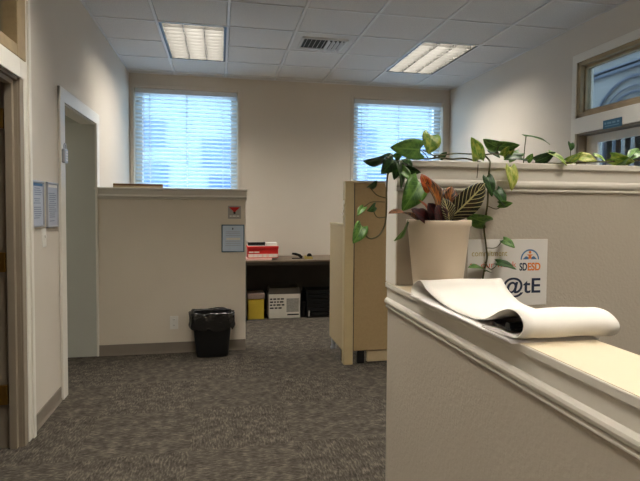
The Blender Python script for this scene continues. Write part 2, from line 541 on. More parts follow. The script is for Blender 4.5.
def blind(a, b, label):
    t = thing('window_blind', label, 'window blind', ((a + b) / 2, YB + 0.05, WZ[0]), 'window blinds on the back wall')
    a += 0.012; b -= 0.012
    yc = YB + 0.045
    MB().box((a, yc - 0.035, WZ[1] - 0.062), (b, yc + 0.03, WZ[1] - 0.002), 0.006).build('headrail', M['rail'], t)
    s = MB()
    pitch_, z = 0.050, WZ[1] - 0.085
    tilt = math.radians(-15)
    while z > WZ[0] + 0.06:
        prof = []
        for sgn in (1, -1):
            for k in range(5):
                q = (-1 + 2 * k / 4) * sgn
                yy = q * 0.030
                zz = 0.003 * (1 - q * q) + sgn * 0.001
                prof.append((yc + yy * math.cos(tilt) - zz * math.sin(tilt), z + yy * math.sin(tilt) + zz * math.cos(tilt)))
        s.prism(prof, 'x', a, b)
        z -= pitch_
    s.build('slats', M['slat'], t)
    MB().box((a, yc - 0.025, z - 0.005), (b, yc + 0.025, z + 0.02), 0.004).build('bottom_rail', M['rail'], t)
    for fx in (0.14, 0.5, 0.86):
        x = a + (b - a) * fx
        MB().box((x - 0.003, yc - 0.033, z), (x + 0.003, yc - 0.0315, WZ[1] - 0.05)).box((x - 0.003, yc + 0.0315, z), (x + 0.003, yc + 0.033, WZ[1] - 0.05)).build('ladder_cord', M['rail'], t)
    x = a + 0.10
    MB().tube([(x, yc - 0.042, WZ[1] - 0.05), (x, yc - 0.043, WZ[1] - 0.9)], 0.004, 6).build('tilt_wand', M['rail'], t)
blind(*WIN[0], 'white slatted blind in the left window, above the half wall')
blind(*WIN[1], 'white slatted blind in the right window, behind the trailing plant')

# ------------------------------------------------------------------ near left door with a transom
def casing_side(mb, x, sx, y0, y1, z0, z1):
    mb.box((x, y0, z0), (x + sx * 0.018, y1, z1), 0.005)
d = MB()
casing_side(d, XL, 1, 3.17, 3.25, 0, 2.76)
casing_side(d, XL, 1, 3.12, 3.18, 2.085, 2.76)
casing_side(d, XL, 1, 2.02, 2.15, 0, 2.76)
d.box((XL, 2.15, 2.69), (XL + 0.018, 3.12, 2.76), 0.005).box((XL, 2.15, 2.085), (XL + 0.019, 3.12, 2.20), 0.005)
d.box((XL + 0.016, 3.215, 0), (XL + 0.03, 3.25, 2.765), 0.004)
door1 = struct(d.build('door_1', M['trim']))
j = MB()
j.box((XL - TL - 0.01, 3.115, 0), (XL, 3.135, 2.09)).box((XL - TL - 0.01, 2.135, 0), (XL, 2.155, 2.09)).box((XL - TL - 0.01, 2.135, 2.07), (XL, 3.135, 2.09))
j.box((XL - 0.06, 3.09, 0), (XL - 0.02, 3.118, 2.07), 0.003).box((XL - 0.06, 2.15, 2.045), (XL - 0.02, 3.1, 2.072), 0.003)
j.box((XL - 0.001, 3.118, 0), (XL + 0.012, 3.172, 2.09), 0.003)
j.build('door_jamb', M['taupe'], door1)
t = MB()
for y0, y1, z0, z1 in ((3.07, 3.19, 2.19, 2.70), (2.08, 2.20, 2.19, 2.70), (2.2, 3.07, 2.19, 2.255), (2.2, 3.07, 2.635, 2.70)):
    t.box((XL - 0.075, y0, z0), (XL + 0.022, y1, z1), 0.004)
t.build('transom_frame', M['wood'], door1)
MB().box((XL - 0.055, 2.19, 2.24), (XL - 0.049, 3.08, 2.65)).build('transom_pane', M['glass'], door1)
leaf = MB().box((XL - TL - 0.95, 3.06, 0.01), (XL - TL - 0.03, 3.10, 2.06), 0.003).build('door_leaf', M['darkwood'], door1)
for z in (1.855, 1.06, 0.31):
    h = MB()
    h.box((XL - TL - 0.008, 3.095, z - 0.055), (XL - 0.068, 3.116, z + 0.055), 0.002)
    h.tube([(XL - TL - 0.012, 3.10, z - 0.058), (XL - TL - 0.012, 3.10, z + 0.058)], 0.008, 10)
    h.build('hinge', M['brass'], door1)

# ------------------------------------------------------------------ right door with a transom
d = MB()
d.box((XR, DR[1] - 0.005, 0), (XR - 0.02, DR[1] + 0.055, 2.765), 0.005).box((XR, DR[0] - 0.06, 0), (XR - 0.02, DR[0] + 0.005, 2.765), 0.005)
d.box((XR, DR[0], 2.69), (XR - 0.021, DR[1], 2.765), 0.005).box((XR, DR[0], 2.055), (XR - 0.019, DR[1], 2.195), 0.004)
door2 = struct(d.build('door_2', M['trim']))
j = MB()
j.box((XR, DR[1] - 0.022, 0), (XR + 0.15, DR[1], 2.06)).box((XR, DR[0], 0), (XR + 0.15, DR[0] + 0.022, 2.06)).box((XR, DR[0], 2.04), (XR + 0.15, DR[1], 2.062))
j.build('door_jamb', M['taupe'], door2)
t = MB()
for y0, y1, z0, z1 in ((DR[1] - 0.045, DR[1], 2.19, 2.70), (DR[0], DR[0] + 0.045, 2.19, 2.70), (DR[0], DR[1], 2.19, 2.235), (DR[0], DR[1], 2.655, 2.70)):
    t.box((XR - 0.012, y0, z0), (XR + 0.10, y1, z1), 0.004)
for y0, y1, z0, z1 in ((DR[1] - 0.060, DR[1] - 0.045, 2.235, 2.655), (DR[0] + 0.045, DR[0] + 0.075, 2.235, 2.655), (DR[0] + .045, DR[1] - .045, 2.235, 2.26), (DR[0] + .045, DR[1] - .045, 2.63, 2.655)):
    t.box((XR + 0.03, y0, z0), (XR + 0.09, y1, z1), 0.003)
t.build('transom_frame', M['wood'], door2)
MB().box((XR + 0.055, DR[0] + 0.05, 2.24), (XR + 0.061, DR[1] - 0.05, 2.65)).build('transom_pane', M['tint'], door2)
lf = MB()
lx0, lx1 = XR + 0.085, XR + 0.13
gy0, gy1 = DR[0] + 0.14, DR[1] - 0.165
lf.box((lx0, DR[0] + 0.025, 0.01), (lx1, gy0, 2.035)).box((lx0, gy1, 0.01), (lx1, DR[1] - 0.025, 2.035))
lf.box((lx0, gy0, 1.965), (lx1, gy1, 2.035)).box((lx0, gy0, 0.01), (lx1, gy1, 0.9))
leaf = lf.build('door_leaf', M['trim'], door2)
MB().box((lx0 + 0.02, gy0 - 0.005, 0.895), (lx0 + 0.026, gy1 + 0.005, 1.97)).build('door_pane', M['tint'], leaf)
vs = MB()
y = gy0 + 0.02
while y < gy1 - 0.02:
    vs.box((lx0 + 0.032, y - 0.030, 0.9), (lx0 + 0.036, y + 0.030, 1.965))
    y += 0.1
vs.build('blind_strips', M['rail'], leaf)

s = thing('door_sign', 'small blue plate above the glazed door at right, under its transom', 'sign', (XR - 0.02, 3.64, 2.045))
MB().box((XR - 0.0225, 3.535, 2.046), (XR - 0.019, 3.738, 2.118), 0.001).build('plate', M['signblue'], s)
g = MB()
for k, (a, b) in enumerate(((3.72, 3.70), (3.69, 3.645), (3.635, 3.60), (3.585, 3.56))):
    g.box((XR - 0.0232, a, 2.082), (XR - 0.0224, b, 2.098))
g.box((XR - 0.0232, 3.715, 2.063), (XR - 0.0224, 3.565, 2.070))
g.build('lettering', M['signtext'], s)

# arched entrance front seen through the transom glass, standing outside
ax = 5.0
t = thing('arched_entrance', 'blue-grey arched entrance front seen through the transom at right', 'building front', (ax, 5.0, 0))
MB().box((ax + 0.06, 1.2, 0), (ax + 0.2, 9.0, 4.2)).build('front_wall', M['porch'], t)
ac = (5.48, 2.35)
for r_, q in ((0.50, 0.016), (0.58, 0.010), (0.70, 0.020)):
    pts = [(ax + 0.03, ac[0] + r_ * math.cos(a), ac[1] + r_ * 0.98 * math.sin(a)) for a in [math.pi * k / 28 for k in range(29)]]
    MB().tube(pts, q, 6).build('arch_moulding', M['facadedark'], t)
for z, h_ in ((3.14, 0.03), (3.20, 0.02), (3.36, 0.05)):
    MB().box((ax, 1.4, z), (ax + 0.07, 8.0, z + h_)).build('cornice', M['facadedark'], t)
for yy in (4.4, 4.55, 5.22, 5.32, 5.76, 5.84, 5.93, 6.01, 6.10):
    MB().box((ax, yy - 0.012, 0), (ax + 0.06, yy + 0.012, 2.72)).build('mullion', M['facadedark'], t)

# pale building across the street, behind the back windows
t = thing('far_building', 'pale building across the street seen through the blinds', 'building', (0.8, 16, -3))
MB().box((-5.5, 16, -3), (9.5, 19, 6.2)).build('building_wall', M['facade'], t)
for xx, zz in ((-2.05, 3.55), (-1.95, 2.25), (-0.1, 3.0), (0.1, 1.9), (4.6, 3.5), (6.3, 3.3), (5.1, 2.1), (6.9, 2.0)):
    f = MB().box((xx - 0.42, 15.93, zz - 0.42), (xx + 0.42, 16.01, zz + 0.42)).build('window_opening', M['facadeglass'], t)

# ------------------------------------------------------------------ ceiling fixtures
def ceiling_light(ci, y0, label):
    xa, xb, ya, yb = GX[ci] + 0.012, GX[ci + 1] - 0.012, y0 + 0.012, y0 + 1.1534
    t = thing('ceiling_light', label, 'ceiling light', ((xa + xb) / 2, (ya + yb) / 2, ZC), 'recessed ceiling lights')
    h = MB()
    zt = ZC + 0.13
    h.box((xa, ya, ZC), (xa + 0.004, yb, zt)).box((xb - 0.004, ya, ZC), (xb, yb, zt)).box((xa, ya, ZC), (xb, ya + 0.004, zt)).box((xa, yb - 0.004, ZC), (xb, yb, zt)).box((xa, ya, zt), (xb, yb, zt + 0.004))
    h.build('housing', M['white'], t)
    f = MB()
    e = 0.022
    f.box((xa, ya, ZC - 0.002), (xa + e, yb, ZC + 0.006)).box((xb - e, ya, ZC - 0.002), (xb, yb, ZC + 0.006)).box((xa + e, ya, ZC - 0.002), (xb - e, ya + e * .6, ZC + 0.006)).box((xa + e, yb - e * .6, ZC - 0.002), (xb - e, yb, ZC + 0.006))
    f.build('reveal_frame', M['black'], t)
    MB().box((xa + 0.03, ya + 0.03, zt - 0.012), (xb - 0.03, yb - 0.03, zt - 0.008)).build('lamp_panel', M['lamp'], t)
    l = MB()
    zl0, zl1 = ZC + 0.002, ZC + 0.066
    nx, ny = 3, 11
    for k in range(nx + 1):
        x = xa + e + (xb - xa - 2 * e) * k / nx
        l.prism([(x - 0.002, zl0), (x + 0.002, zl0), (x + 0.007, zl1), (x - 0.007, zl1)], 'y', ya + 0.012, yb - 0.012)
    for k in range(ny + 1):
        y = ya + 0.015 + (yb - ya - 0.03) * k / ny
        l.prism([(y - 0.002, zl0), (y + 0.002, zl0), (y + 0.007, zl1), (y - 0.007, zl1)], 'x', xa + e, xb - e)
    l.build('louver', M['louver'], t)
names = ['lit ceiling light near the left wall, in front of the left window', 'lit ceiling light near the right wall, in front of the right window',
         'lit ceiling light overhead at left, outside the frame', 'lit ceiling light overhead right of the counter, outside the frame', 'lit ceiling light overhead at right, outside the frame',
         'lit ceiling light behind the camera at left', 'lit ceiling light behind the camera at right']
for (c, y0), n in zip(LIGHTS, names): ceiling_light(c, y0, n)

t = thing('passage_light', 'round lit ceiling light inside the passage, outside the frame', 'ceiling light', (-1.95, 4.4, 2.118))
MB().lathe([(0.165, 0), (0.17, -0.02), (0.155, -0.025)], (-1.95, 4.4, 2.118), 32).build('rim', M['white'], t)
MB().lathe([(0.150, 0), (0.15, -0.02), (0.12, -0.055), (0.06, -0.075), (0.01, -0.08)], (-1.95, 4.4, 2.116), 32).build('dome', M['lamp_soft'], t, smooth=True)

t = thing('air_vent', 'square ceiling air vent with slanted blades between the two ceiling lights', 'air vent', (1.03, 5.1, ZC))
va, vb, vc, vd = 0.79, 1.25, 4.93, 5.27
f = MB()
f.box((va, vc, ZC - 0.012), (va + 0.025, vd, ZC + 0.004), 0.003).box((vb - 0.025, vc, ZC - 0.012), (vb, vd, ZC + 0.004), 0.003).box((va, vc, ZC - 0.012), (vb, vc + 0.025, ZC + 0.004), 0.003).box((va, vd - 0.025, ZC - 0.012), (vb, vd, ZC + 0.004), 0.003)
f.build('frame', M['tbar'], t)
MB().box((va + 0.02, vc + 0.02, ZC - 0.001), (vb - 0.02, vd - 0.02, ZC + 0.0015)).build('throat', M['black'], t)
for k in range(9):
    x = va + 0.05 + k * 0.045
    MB().obox((x, (vc + vd) / 2, ZC - 0.016), (0.004, vd - vc - 0.05, 0.034), (0, math.radians(28 if k < 5 else -28), 0)).build('blade', M['tbar'], t)

# ------------------------------------------------------------------ half walls with moulded caps
def cap_profile(top, face, s, k=1.0):
    """2-D outline (across, up) of the moulding on one side: face = wall face, s = +1/-1 outward"""
    o = lambda dd, z: (face + s * dd, top + z * k)
    return [o(-0.01, -0.106), o(0.004, -0.106), o(0.009, -0.102), o(0.009, -0.097), o(0.004, -0.094), o(0.007, -0.092), o(0.013, -0.086), o(0.015, -0.079), o(0.013, -0.072), o(0.007, -0.066), o(0.004, -0.064), o(0.004, -0.020), o(-0.01, -0.020)]

def half_wall(name, label, body, top, mould, base=None, mbody=M['wall_tex_dim'], capover=0.012, top_sheet=False, k=1.0, seat=(0, 0)):
    """body: (x0,y0,x1,y1); mould: list of (axis, face, s, a, b)"""
    x0, y0, x1, y1 = body
    t = thing(name, label, 'half wall', ((x0 + x1) / 2, (y0 + y1) / 2, 0))
    w_ = MB().box((x0, y0, seat[1]), (x1, y1, top - 0.021 * k))
    if seat[1] > 0: w_.box((seat[0], y0, 0), (x1, y1, seat[1]))
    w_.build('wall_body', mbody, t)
    e = 0.0012 if top_sheet else 0.0
    MB().box((x0 - capover, y0 - capover, top - 0.022 * k), (x1 + capover, y1 + (0 if top_sheet else capover), top - e), 0.003, 2).build('cap', M['cap'], t)
    if top_sheet:
        MB().box((x0 - capover + 0.003, y0 - capover, top - e), (x1 + capover - 0.003, y1, top)).build('laminate_top', M['cap_top'], t)
    for ax_, face, s, a, b in mould:
        MB().prism(cap_profile(top, face, s, k), ax_, a, b).build('moulding', M['cap'], t)
    return t

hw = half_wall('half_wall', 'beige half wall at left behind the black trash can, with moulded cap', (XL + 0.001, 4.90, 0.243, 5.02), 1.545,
               [('x', 4.90, -1, XL + 0.002, 0.25)], mbody=M['wall_lit'], capover=0.013)
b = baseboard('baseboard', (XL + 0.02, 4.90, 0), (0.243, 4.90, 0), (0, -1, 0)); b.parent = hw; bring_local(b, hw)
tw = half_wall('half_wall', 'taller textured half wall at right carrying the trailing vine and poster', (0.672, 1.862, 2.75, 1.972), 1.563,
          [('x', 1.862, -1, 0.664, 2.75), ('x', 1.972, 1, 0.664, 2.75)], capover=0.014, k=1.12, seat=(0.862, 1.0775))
MB().box((0.666, 1.858, 1.0785), (0.6725, 1.976, 1.54), 0.002).build('lit_end_face', M['trim'], tw)  # white sheet over the wall's end face, standing in for window light
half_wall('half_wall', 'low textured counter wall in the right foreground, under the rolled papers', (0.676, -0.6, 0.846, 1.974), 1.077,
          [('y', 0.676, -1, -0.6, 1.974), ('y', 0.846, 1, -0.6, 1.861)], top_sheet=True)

# ------------------------------------------------------------------ cubicle panels
t = thing('cubicle_panel', 'tall tan fabric cubicle panel with pale end post, left of the tall half wall', 'cubicle panel', (1.5, 4.29, 0))
MB().box((1.060, 4.252, 0), (1.142, 4.335, 1.607), 0.006).build('end_post', M['panel_lt'], t)
MB().box((1.144, 4.266, 0.118), (2.35, 4.322, 1.590), 0.004).build('fabric_panel', M['panel'], t)
MB().box((1.142, 4.256, 1.588), (2.35, 4.332, 1.610), 0.004).build('top_rail', M['panel_lt'], t)
MB().box((1.19, 4.275, 0), (1.255, 4.315, 0.12), 0.004).build('foot', M['black'], t)
MB().box((1.28, 4.280, 0.012), (2.3, 4.312, 0.112), 0.004).build('raceway', M['panel_side'], t)
MB().box((1.145, 4.262, 0.118), (1.150, 4.268, 1.588)).build('seam', M['black'], t)

t = thing('cubicle_panel', 'lower pale cubicle panel running back from the tall tan panel', 'cubicle panel', (1.09, 4.6, 0))
MB().box((1.062, 4.337, 0.11), (1.118, 4.855, 1.215), 0.004).build('fabric_panel', M['panel_side'], t)
MB().box((1.058, 4.337, 1.213), (1.122, 4.860, 1.232), 0.005).build('top_rail', M['panel_lt'], t)
for y in (4.42, 4.80):
    f = MB(); f.box((1.075, y - 0.02, 0.0), (1.105, y + 0.02, 0.112), 0.003).box((1.068, y - 0.03, 0), (1.112, y + 0.03, 0.015), 0.003)
    f.build('foot', M['black'] if y < 4.6 else M['silver'], t)

t = thing('wire_hook', 'small white wire hook hanging on the pale end post of the tall cubicle panel', 'hook', (1.056, 4.28, 1.35))
pts = smooth_curve([(1.057, 4.29, 1.43), (1.050, 4.285, 1.40), (1.052, 4.28, 1.37), (1.044, 4.278, 1.345), (1.050, 4.28, 1.32), (1.040, 4.28, 1.305), (1.032, 4.28, 1.33)], 5)
MB().tube(pts, 0.005, 8).build('wire', M['white'], t)
MB().box((1.055, 4.27, 1.405), (1.0605, 4.31, 1.44), 0.002).build('mounting_pad', M['white'], t)

# ------------------------------------------------------------------ desk and the things on and under it
t = thing('desk', 'brown topped work desk along the back wall beyond the half wall', 'desk', (1.0, 6.35, 0))
MB().box((0.19, 6.08, 0.709), (1.8, 6.69, 0.731), 0.004).build('desktop', M['desk'], t)
MB().box((0.285, 6.09, 0), (0.315, 6.66, 0.709), 0.003).build('leg_panel', M['deskdark'], t)
MB().box((1.70, 6.09, 0), (1.73, 6.66, 0.709), 0.003).build('leg_panel', M['deskdark'], t)
MB().box((0.315, 6.60, 0.04), (1.70, 6.625, 0.709), 0.002).build('modesty_panel', M['deskdark'], t)
MB().box((0.315, 6.095, 0.675), (1.70, 6.11, 0.709), 0.002).build('apron', M['deskdark'], t)

DT = 0.731
t = thing('paper_stack', 'pale pink paper stack under the red box on the desk', 'papers', (0.5, 6.26, DT))
MB().box((0.315, 6.13, DT), (0.62, 6.40, DT + 0.022), 0.003).build('sheets', M['pink'], t)
t = thing('cardboard_box', 'red box with white lettering and pale lid on the desk', 'box', (0.52, 6.29, DT + 0.022))
bz = DT + 0.022
MB().box((0.33, 6.16, bz), (0.70, 6.42, bz + 0.135), 0.004).build('box_body', M['red'], t)
MB().box((0.325, 6.152, bz + 0.115), (0.705, 6.428, bz + 0.146), 0.004).build('lid', M['red'], t)
MB().box((0.335, 6.165, bz + 0.1455), (0.695, 6.415, bz + 0.150), 0.001).build('lid_panel', M['carton'], t)
MB().box((0.335, 6.1585, bz + 0.008), (0.695, 6.1600, bz + 0.052)).build('white_band', M['pink'], t)
g = MB()
for a, b_, z0, z1 in ((0.345, 0.40, 0.066, 0.082), (0.41, 0.47, 0.066, 0.082)):
    g.box((a, 6.157, bz + z0), (b_, 6.1597, bz + z1))
g.build('small_lettering', M['carton'], t)
g = MB()
for a, b_ in ((0.345, 0.395), (0.403, 0.45), (0.458, 0.50), (0.52, 0.555), (0.59, 0.635), (0.642, 0.69)):
    g.box((a, 6.1565, bz + 0.014), (b_, 6.1584, bz + 0.048))
g.build('lettering', M['carton'], t)
zt = bz + 0.150
t = thing('desk_tray', 'flat black tray on top of the red box', 'tray', (0.44, 6.28, zt))
p = MB(); p.box((0.335, 6.2, zt), (0.545, 6.33, zt + 0.012), 0.003).box((0.335, 6.2, zt + 0.012), (0.545, 6.21, zt + 0.042), 0.003).box((0.535, 6.2, zt + 0.012), (0.545, 6.33, zt + 0.042), 0.003).box((0.335, 6.2, zt + 0.012), (0.345, 6.33, zt + 0.042), 0.003)
p.build('tray_body', M['black'], t)
t = thing('white_box', 'small white box on the right end of the red box', 'box', (0.63, 6.28, zt))
MB().box((0.56, 6.21, zt), (0.69, 6.36, zt + 0.03), 0.005).build('box_body', M['white'], t)
MB().box((0.558, 6.208, zt + 0.018), (0.692, 6.362, zt + 0.033), 0.003).build('lid', M['white'], t)

t = thing('stapler', 'black stapler standing open on the desk right of the red box', 'stapler', (0.95, 6.27, DT))
MB().box((0.885, 6.25, DT), (1.015, 6.29, DT + 0.012), 0.003).build('base', M['black'], t)
arm = MB()
arm.prism([(0.882, DT + 0.055), (0.890, DT + 0.076), (0.935, DT + 0.074), (0.99, DT + 0.056), (1.016, DT + 0.030), (1.014, DT + 0.012), (0.985, DT + 0.012), (0.955, DT + 0.036), (0.90, DT + 0.050)], 'y', 6.250, 6.290)
arm.build('arm', M['black'], t)
MB().box((0.98, 6.25, DT + 0.01), (1.012, 6.29, DT + 0.03), 0.004).build('hinge_block', M['black'], t)
t = thing('tape_dispenser', 'olive tape dispenser with black roll beside the stapler', 'tape dispenser', (1.09, 6.24, DT))
MB().prism([(1.04, DT), (1.14, DT), (1.14, DT + 0.018), (1.12, DT + 0.03), (1.065, DT + 0.03), (1.045, DT + 0.045), (1.036, DT + 0.03)], 'y', 6.215, 6.265).build('body', M['tapeyellow'], t)
t2 = MB(); t2.tube([(1.10, 6.228, DT + 0.04), (1.10, 6.252, DT + 0.04)], 0.030, 20)
t2.build('tape_roll', M['black'], t)

def carton(name, label, x0, x1, y0, y1, h, m, open_top=False, mtop=None):
    t = thing(name, label, 'box', ((x0 + x1) / 2, (y0 + y1) / 2, 0))
    k = 0.005
    b = MB()
    b.box((x0, y0, 0), (x1, y0 + k, h)).box((x0, y1 - k, 0), (x1, y1, h)).box((x0, y0, 0), (x0 + k, y1, h)).box((x1 - k, y0, 0), (x1, y1, h)).box((x0, y0, 0), (x1, y1, k))
    b.build('box_body', m, t)
    return t
t = carton('storage_box', 'yellow box with pale lid on the carpet under the left end of the desk', 0.335, 0.535, 6.19, 6.45, 0.26, M['yellow'])
MB().box((0.33, 6.183, 0.25), (0.54, 6.457, 0.315), 0.006).build('lid', M['dustylid'], t)
t = carton('carton', 'white printed carton with open grey flaps under the desk', 0.59, 0.985, 6.20, 6.52, 0.30, M['carton'])
for c, sz, rot in (((0.787, 6.225, 0.335), (0.395, 0.004, 0.085), (math.radians(-28), 0, 0)), ((0.787, 6.50, 0.34), (0.395, 0.004, 0.09), (math.radians(18), 0, 0)),
                   ((0.60, 6.36, 0.335), (0.004, 0.30, 0.08), (0, math.radians(14), 0)), ((0.975, 6.36, 0.335), (0.004, 0.30, 0.08), (0, math.radians(-14), 0))):
    MB().obox(c, sz, rot).build('flap', M['kraft'], t)
g = MB()
random.seed(3)
for r_, z in enumerate((0.232, 0.195, 0.158, 0.12)):
    x = 0.605
    while x < (0.77 if r_ < 3 else 0.71):
        wd = random.uniform(0.022, 0.05)
        g.box((x, 6.1985, z), (x + wd, 6.2001, z + 0.018)); x += wd + 0.012
g.build('print', M['ink'], t)
MB().box((0.82, 6.1985, 0.035), (0.965, 6.2001, 0.052)).build('printed_line', M['ink'], t)
MB().box((0.81, 6.1988, 0.075), (0.965, 6.2001, 0.245)).build('printed_block', M['cartongrey'], t)
t = thing('black_crate', 'black slatted crate under the right end of the desk', 'crate', (1.2, 6.35, 0))
b = MB()
x0, x1, y0, y1 = 1.06, 1.44, 6.18, 6.50
b.box((x0, y0, 0), (x1, y1, 0.012))
for z in (0.02, 0.075, 0.13, 0.185, 0.24, 0.295):
    b.box((x0, y0, z), (x1, y0 + 0.008, z + 0.042), 0.002).box((x0, y1 - 0.008, z), (x1, y1, z + 0.042), 0.002).box((x0, y0, z), (x0 + 0.008, y1, z + 0.042), 0.002).box((x1 - 0.008, y0, z), (x1, y1, z + 0.042), 0.002)
for x in (x0, x1 - 0.02):
    for y in (y0 - 0.001, y1 - 0.019):
        b.box((x, y, 0), (x + 0.02, y + 0.02, 0.345), 0.003)
b.build('crate_body', M['black'], t)
MB().box((x0 + 0.025, y0 - 0.003, 0.02), (x0 + 0.036, y0 - 0.001, 0.09)).build('tag', M['white'], t)
t = thing('black_case', 'small black case between the white carton and the black crate', 'case', (1.02, 6.3, 0))
MB().box((1.0, 6.22, 0), (1.055, 6.48, 0.19), 0.008).build('case_body', M['black'], t)
MB().tube(smooth_curve([(1.027, 6.30, 0.188), (1.027, 6.31, 0.21), (1.027, 6.39, 0.21), (1.027, 6.40, 0.188)], 5), 0.005, 8).build('handle', M['black'], t)

# ------------------------------------------------------------------ things on the half wall at left
t = thing('flat_board', 'flat brown board lying on the cap of the left half wall', 'board', (-0.74, 4.96, 1.545))
MB().box((-0.955, 4.915, 1.545), (-0.525, 5.01, 1.563), 0.002).build('panel', M['panel_side'], t)
MB().box((-0.955, 4.917, 1.563), (-0.525, 5.012, 1.582), 0.002).build('cover', M['cardboard'], t)

yw = 4.90
t = thing('safety_sign', 'small red and white sign on the half wall, above the blue framed notice', 'sign', (0.137, yw, 1.26))
MB().box((0.076, yw - 0.004, 1.262), (0.198, yw, 1.385), 0.001).build('plate', M['signpale'], t)
g = MB()
g.prism([(0.085, 1.372), (0.189, 1.372), (0.150, 1.335), (0.145, 1.318), (0.137, 1.310), (0.129, 1.318), (0.124, 1.335)], 'y', yw - 0.0052, yw - 0.0038)
g.build('red_symbol', M['red'], t)
g = MB(); g.tube([(0.137, yw - 0.0056, 1.318), (0.137, yw - 0.0038, 1.318)], 0.011, 16)
g.build('dark_spot', M['ink'], t)
g = MB()
for a, b_ in ((0.092, 0.112), (0.118, 0.150), (0.156, 0.182)): g.box((a, yw - 0.005, 1.281), (b_, yw - 0.0038, 1.293))
g.build('lettering', M['white'], t)

t = thing('framed_notice', 'pale blue notice in a slate blue frame on the left half wall', 'framed notice', (0.123, yw, 0.944))
x0, x1, z0, z1 = 0.016, 0.230, 0.944, 1.206
f = MB(); k = 0.009
f.box((x0, yw - 0.012, z0), (x0 + k, yw, z1), 0.002).box((x1 - k, yw - 0.012, z0), (x1, yw, z1), 0.002).box((x0, yw - 0.012, z0), (x1, yw, z0 + k), 0.002).box((x0, yw - 0.012, z1 - k), (x1, yw, z1), 0.002)
f.build('frame', M['blueframe'], t)
MB().box((x0 + k, yw - 0.006, z0 + k), (x1 - k, yw - 0.001, z1 - k)).build('sheet', M['bluepaper'], t)
g = MB(); g.box((0.116, yw - 0.0075, 1.158), (0.126, yw - 0.0058, 1.176))
g.build('emblem', M['navy'], t)
g = MB()
random.seed(5)
for z in (1.135, 1.12, 1.10, 1.045, 1.025, 1.005):
    wd = random.uniform(0.05, 0.075); g.box((0.123 - wd, yw - 0.0072, z), (0.123 + wd, yw - 0.0058, z + 0.006))
g.build('print', M['lavpaper'], t)
g = MB().box((0.06, yw - 0.0072, 1.06), (0.19, yw - 0.0058, 1.08)).build('white_line', M['white'], t)

def outlet(name, label, cat, c, axis, wd, hh, kind):
    t = thing(name, label, cat, c)
    def B(mb, du, dz, hu, hz, d0, d1, bev=0.0):
        if axis == 'y': mb.box((c[0] + du - hu, c[1] - d0, c[2] + dz - hz), (c[0] + du + hu, c[1] - d1, c[2] + dz + hz), bev)
        else: mb.box((c[0] + d0, c[1] + du - hu, c[2] + dz - hz), (c[0] + d1, c[1] + du + hu, c[2] + dz + hz), bev)
        return mb
    B(MB(), 0, 0, wd / 2, hh / 2, 0, 0.006, 0.003).build('cover_plate', M['white'], t)
    if kind == 'outlet':
        for dz in (0.026, -0.026):
            s_ = B(MB(), 0, dz, 0.016, 0.014, 0.005, 0.008, 0.003).build('socket', M['white'], t)
            q = MB(); B(q, -0.006, dz + 0.002, 0.0012, 0.005, 0.0078, 0.0085); B(q, 0.006, dz + 0.002, 0.0012, 0.005, 0.0078, 0.0085)
            q.build('slots', M['ink'], s_)
    else:
        B(MB(), 0, 0, 0.009, 0.016, 0.005, 0.009, 0.002).build('surround', M['white'], t)
        B(MB(), 0, 0.006, 0.005, 0.009, 0.008, 0.018, 0.002).build('toggle', M['white'], t)
    return t
outlet('wall_outlet', 'white electrical outlet low on the half wall, left of the trash can', 'outlet', (-0.422, yw, 0.285), 'y', 0.075, 0.125, 'outlet')
outlet('light_switch', 'white light switch below the two notices on the left wall', 'light switch', (XL, 3.51, 1.172), 'x', 0.075, 0.120, 'switch')

# notices on the left wall
def notice(label, y0, y1, z0, z1, seed):
    t = thing('wall_notice', label, 'notice', (XL, (y0 + y1) / 2, z0), 'notices in silver holders on the left wall')
    f = MB(); k = 0.012
    f.box((XL, y0, z0), (XL + 0.014, y0 + k, z1), 0.002).box((XL, y1 - k, z0), (XL + 0.014, y1, z1), 0.002).box((XL, y0, z0), (XL + 0.014, y1, z0 + k), 0.002).box((XL, y0, z1 - k), (XL + 0.014, y1, z1), 0.002)
    f.build('frame', M['silver'], t)
    MB().box((XL + 0.001, y0 + k, z0 + k), (XL + 0.008, y1 - k, z1 - k)).build('sheet', M['lavpaper'], t)
    g = MB(); random.seed(seed)
    z = z1 - 0.05
    while z > z0 + 0.03:
        if random.random() < 0.75:
            a = y0 + 0.03 + random.uniform(0, 0.02); b = y1 - 0.03 - random.uniform(0, 0.05)
            g.box((XL + 0.0078, a, z), (XL + 0.0088, b, z + 0.005))
        z -= 0.013
    g.build('print', M['fadedprint'], t)
    MB().box((XL + 0.0078, y0 + 0.018, z1 - 0.034), (XL + 0.009, y1 - 0.018, z1 - 0.016)).build('heading', M['white'] if seed == 2 else M['teal'], t)
notice('grey-blue framed notice on the left wall, nearer the near door', 3.29, 3.495, 1.243, 1.53, 1)
notice('grey-blue framed notice on the left wall, nearer the cased opening', 3.56, 3.785, 1.23, 1.53, 2)

t = thing('keypad', 'small silver grey keypad lock fixed to the white casing of the opening', 'keypad', (XL + 0.02, 3.87, 1.66))
MB().box((XL + 0.019, 3.835, 1.675), (XL + 0.045, 3.905, 1.775), 0.008).build('case', M['silver'], t)
MB().tube(smooth_curve([(XL + 0.034, 3.85, 1.77), (XL + 0.034, 3.852, 1.80), (XL + 0.034, 3.87, 1.812), (XL + 0.034, 3.888, 1.80), (XL + 0.034, 3.89, 1.77)], 5), 0.005, 8).build('shackle', M['silver'], t)
for r_ in range(4):
    for c_ in range(2):
        MB().box((XL + 0.044, 3.85 + c_ * 0.022, 1.69 + r_ * 0.019), (XL + 0.048, 3.866 + c_ * 0.022, 1.702 + r_ * 0.019), 0.001).build('key', M['white'], t)

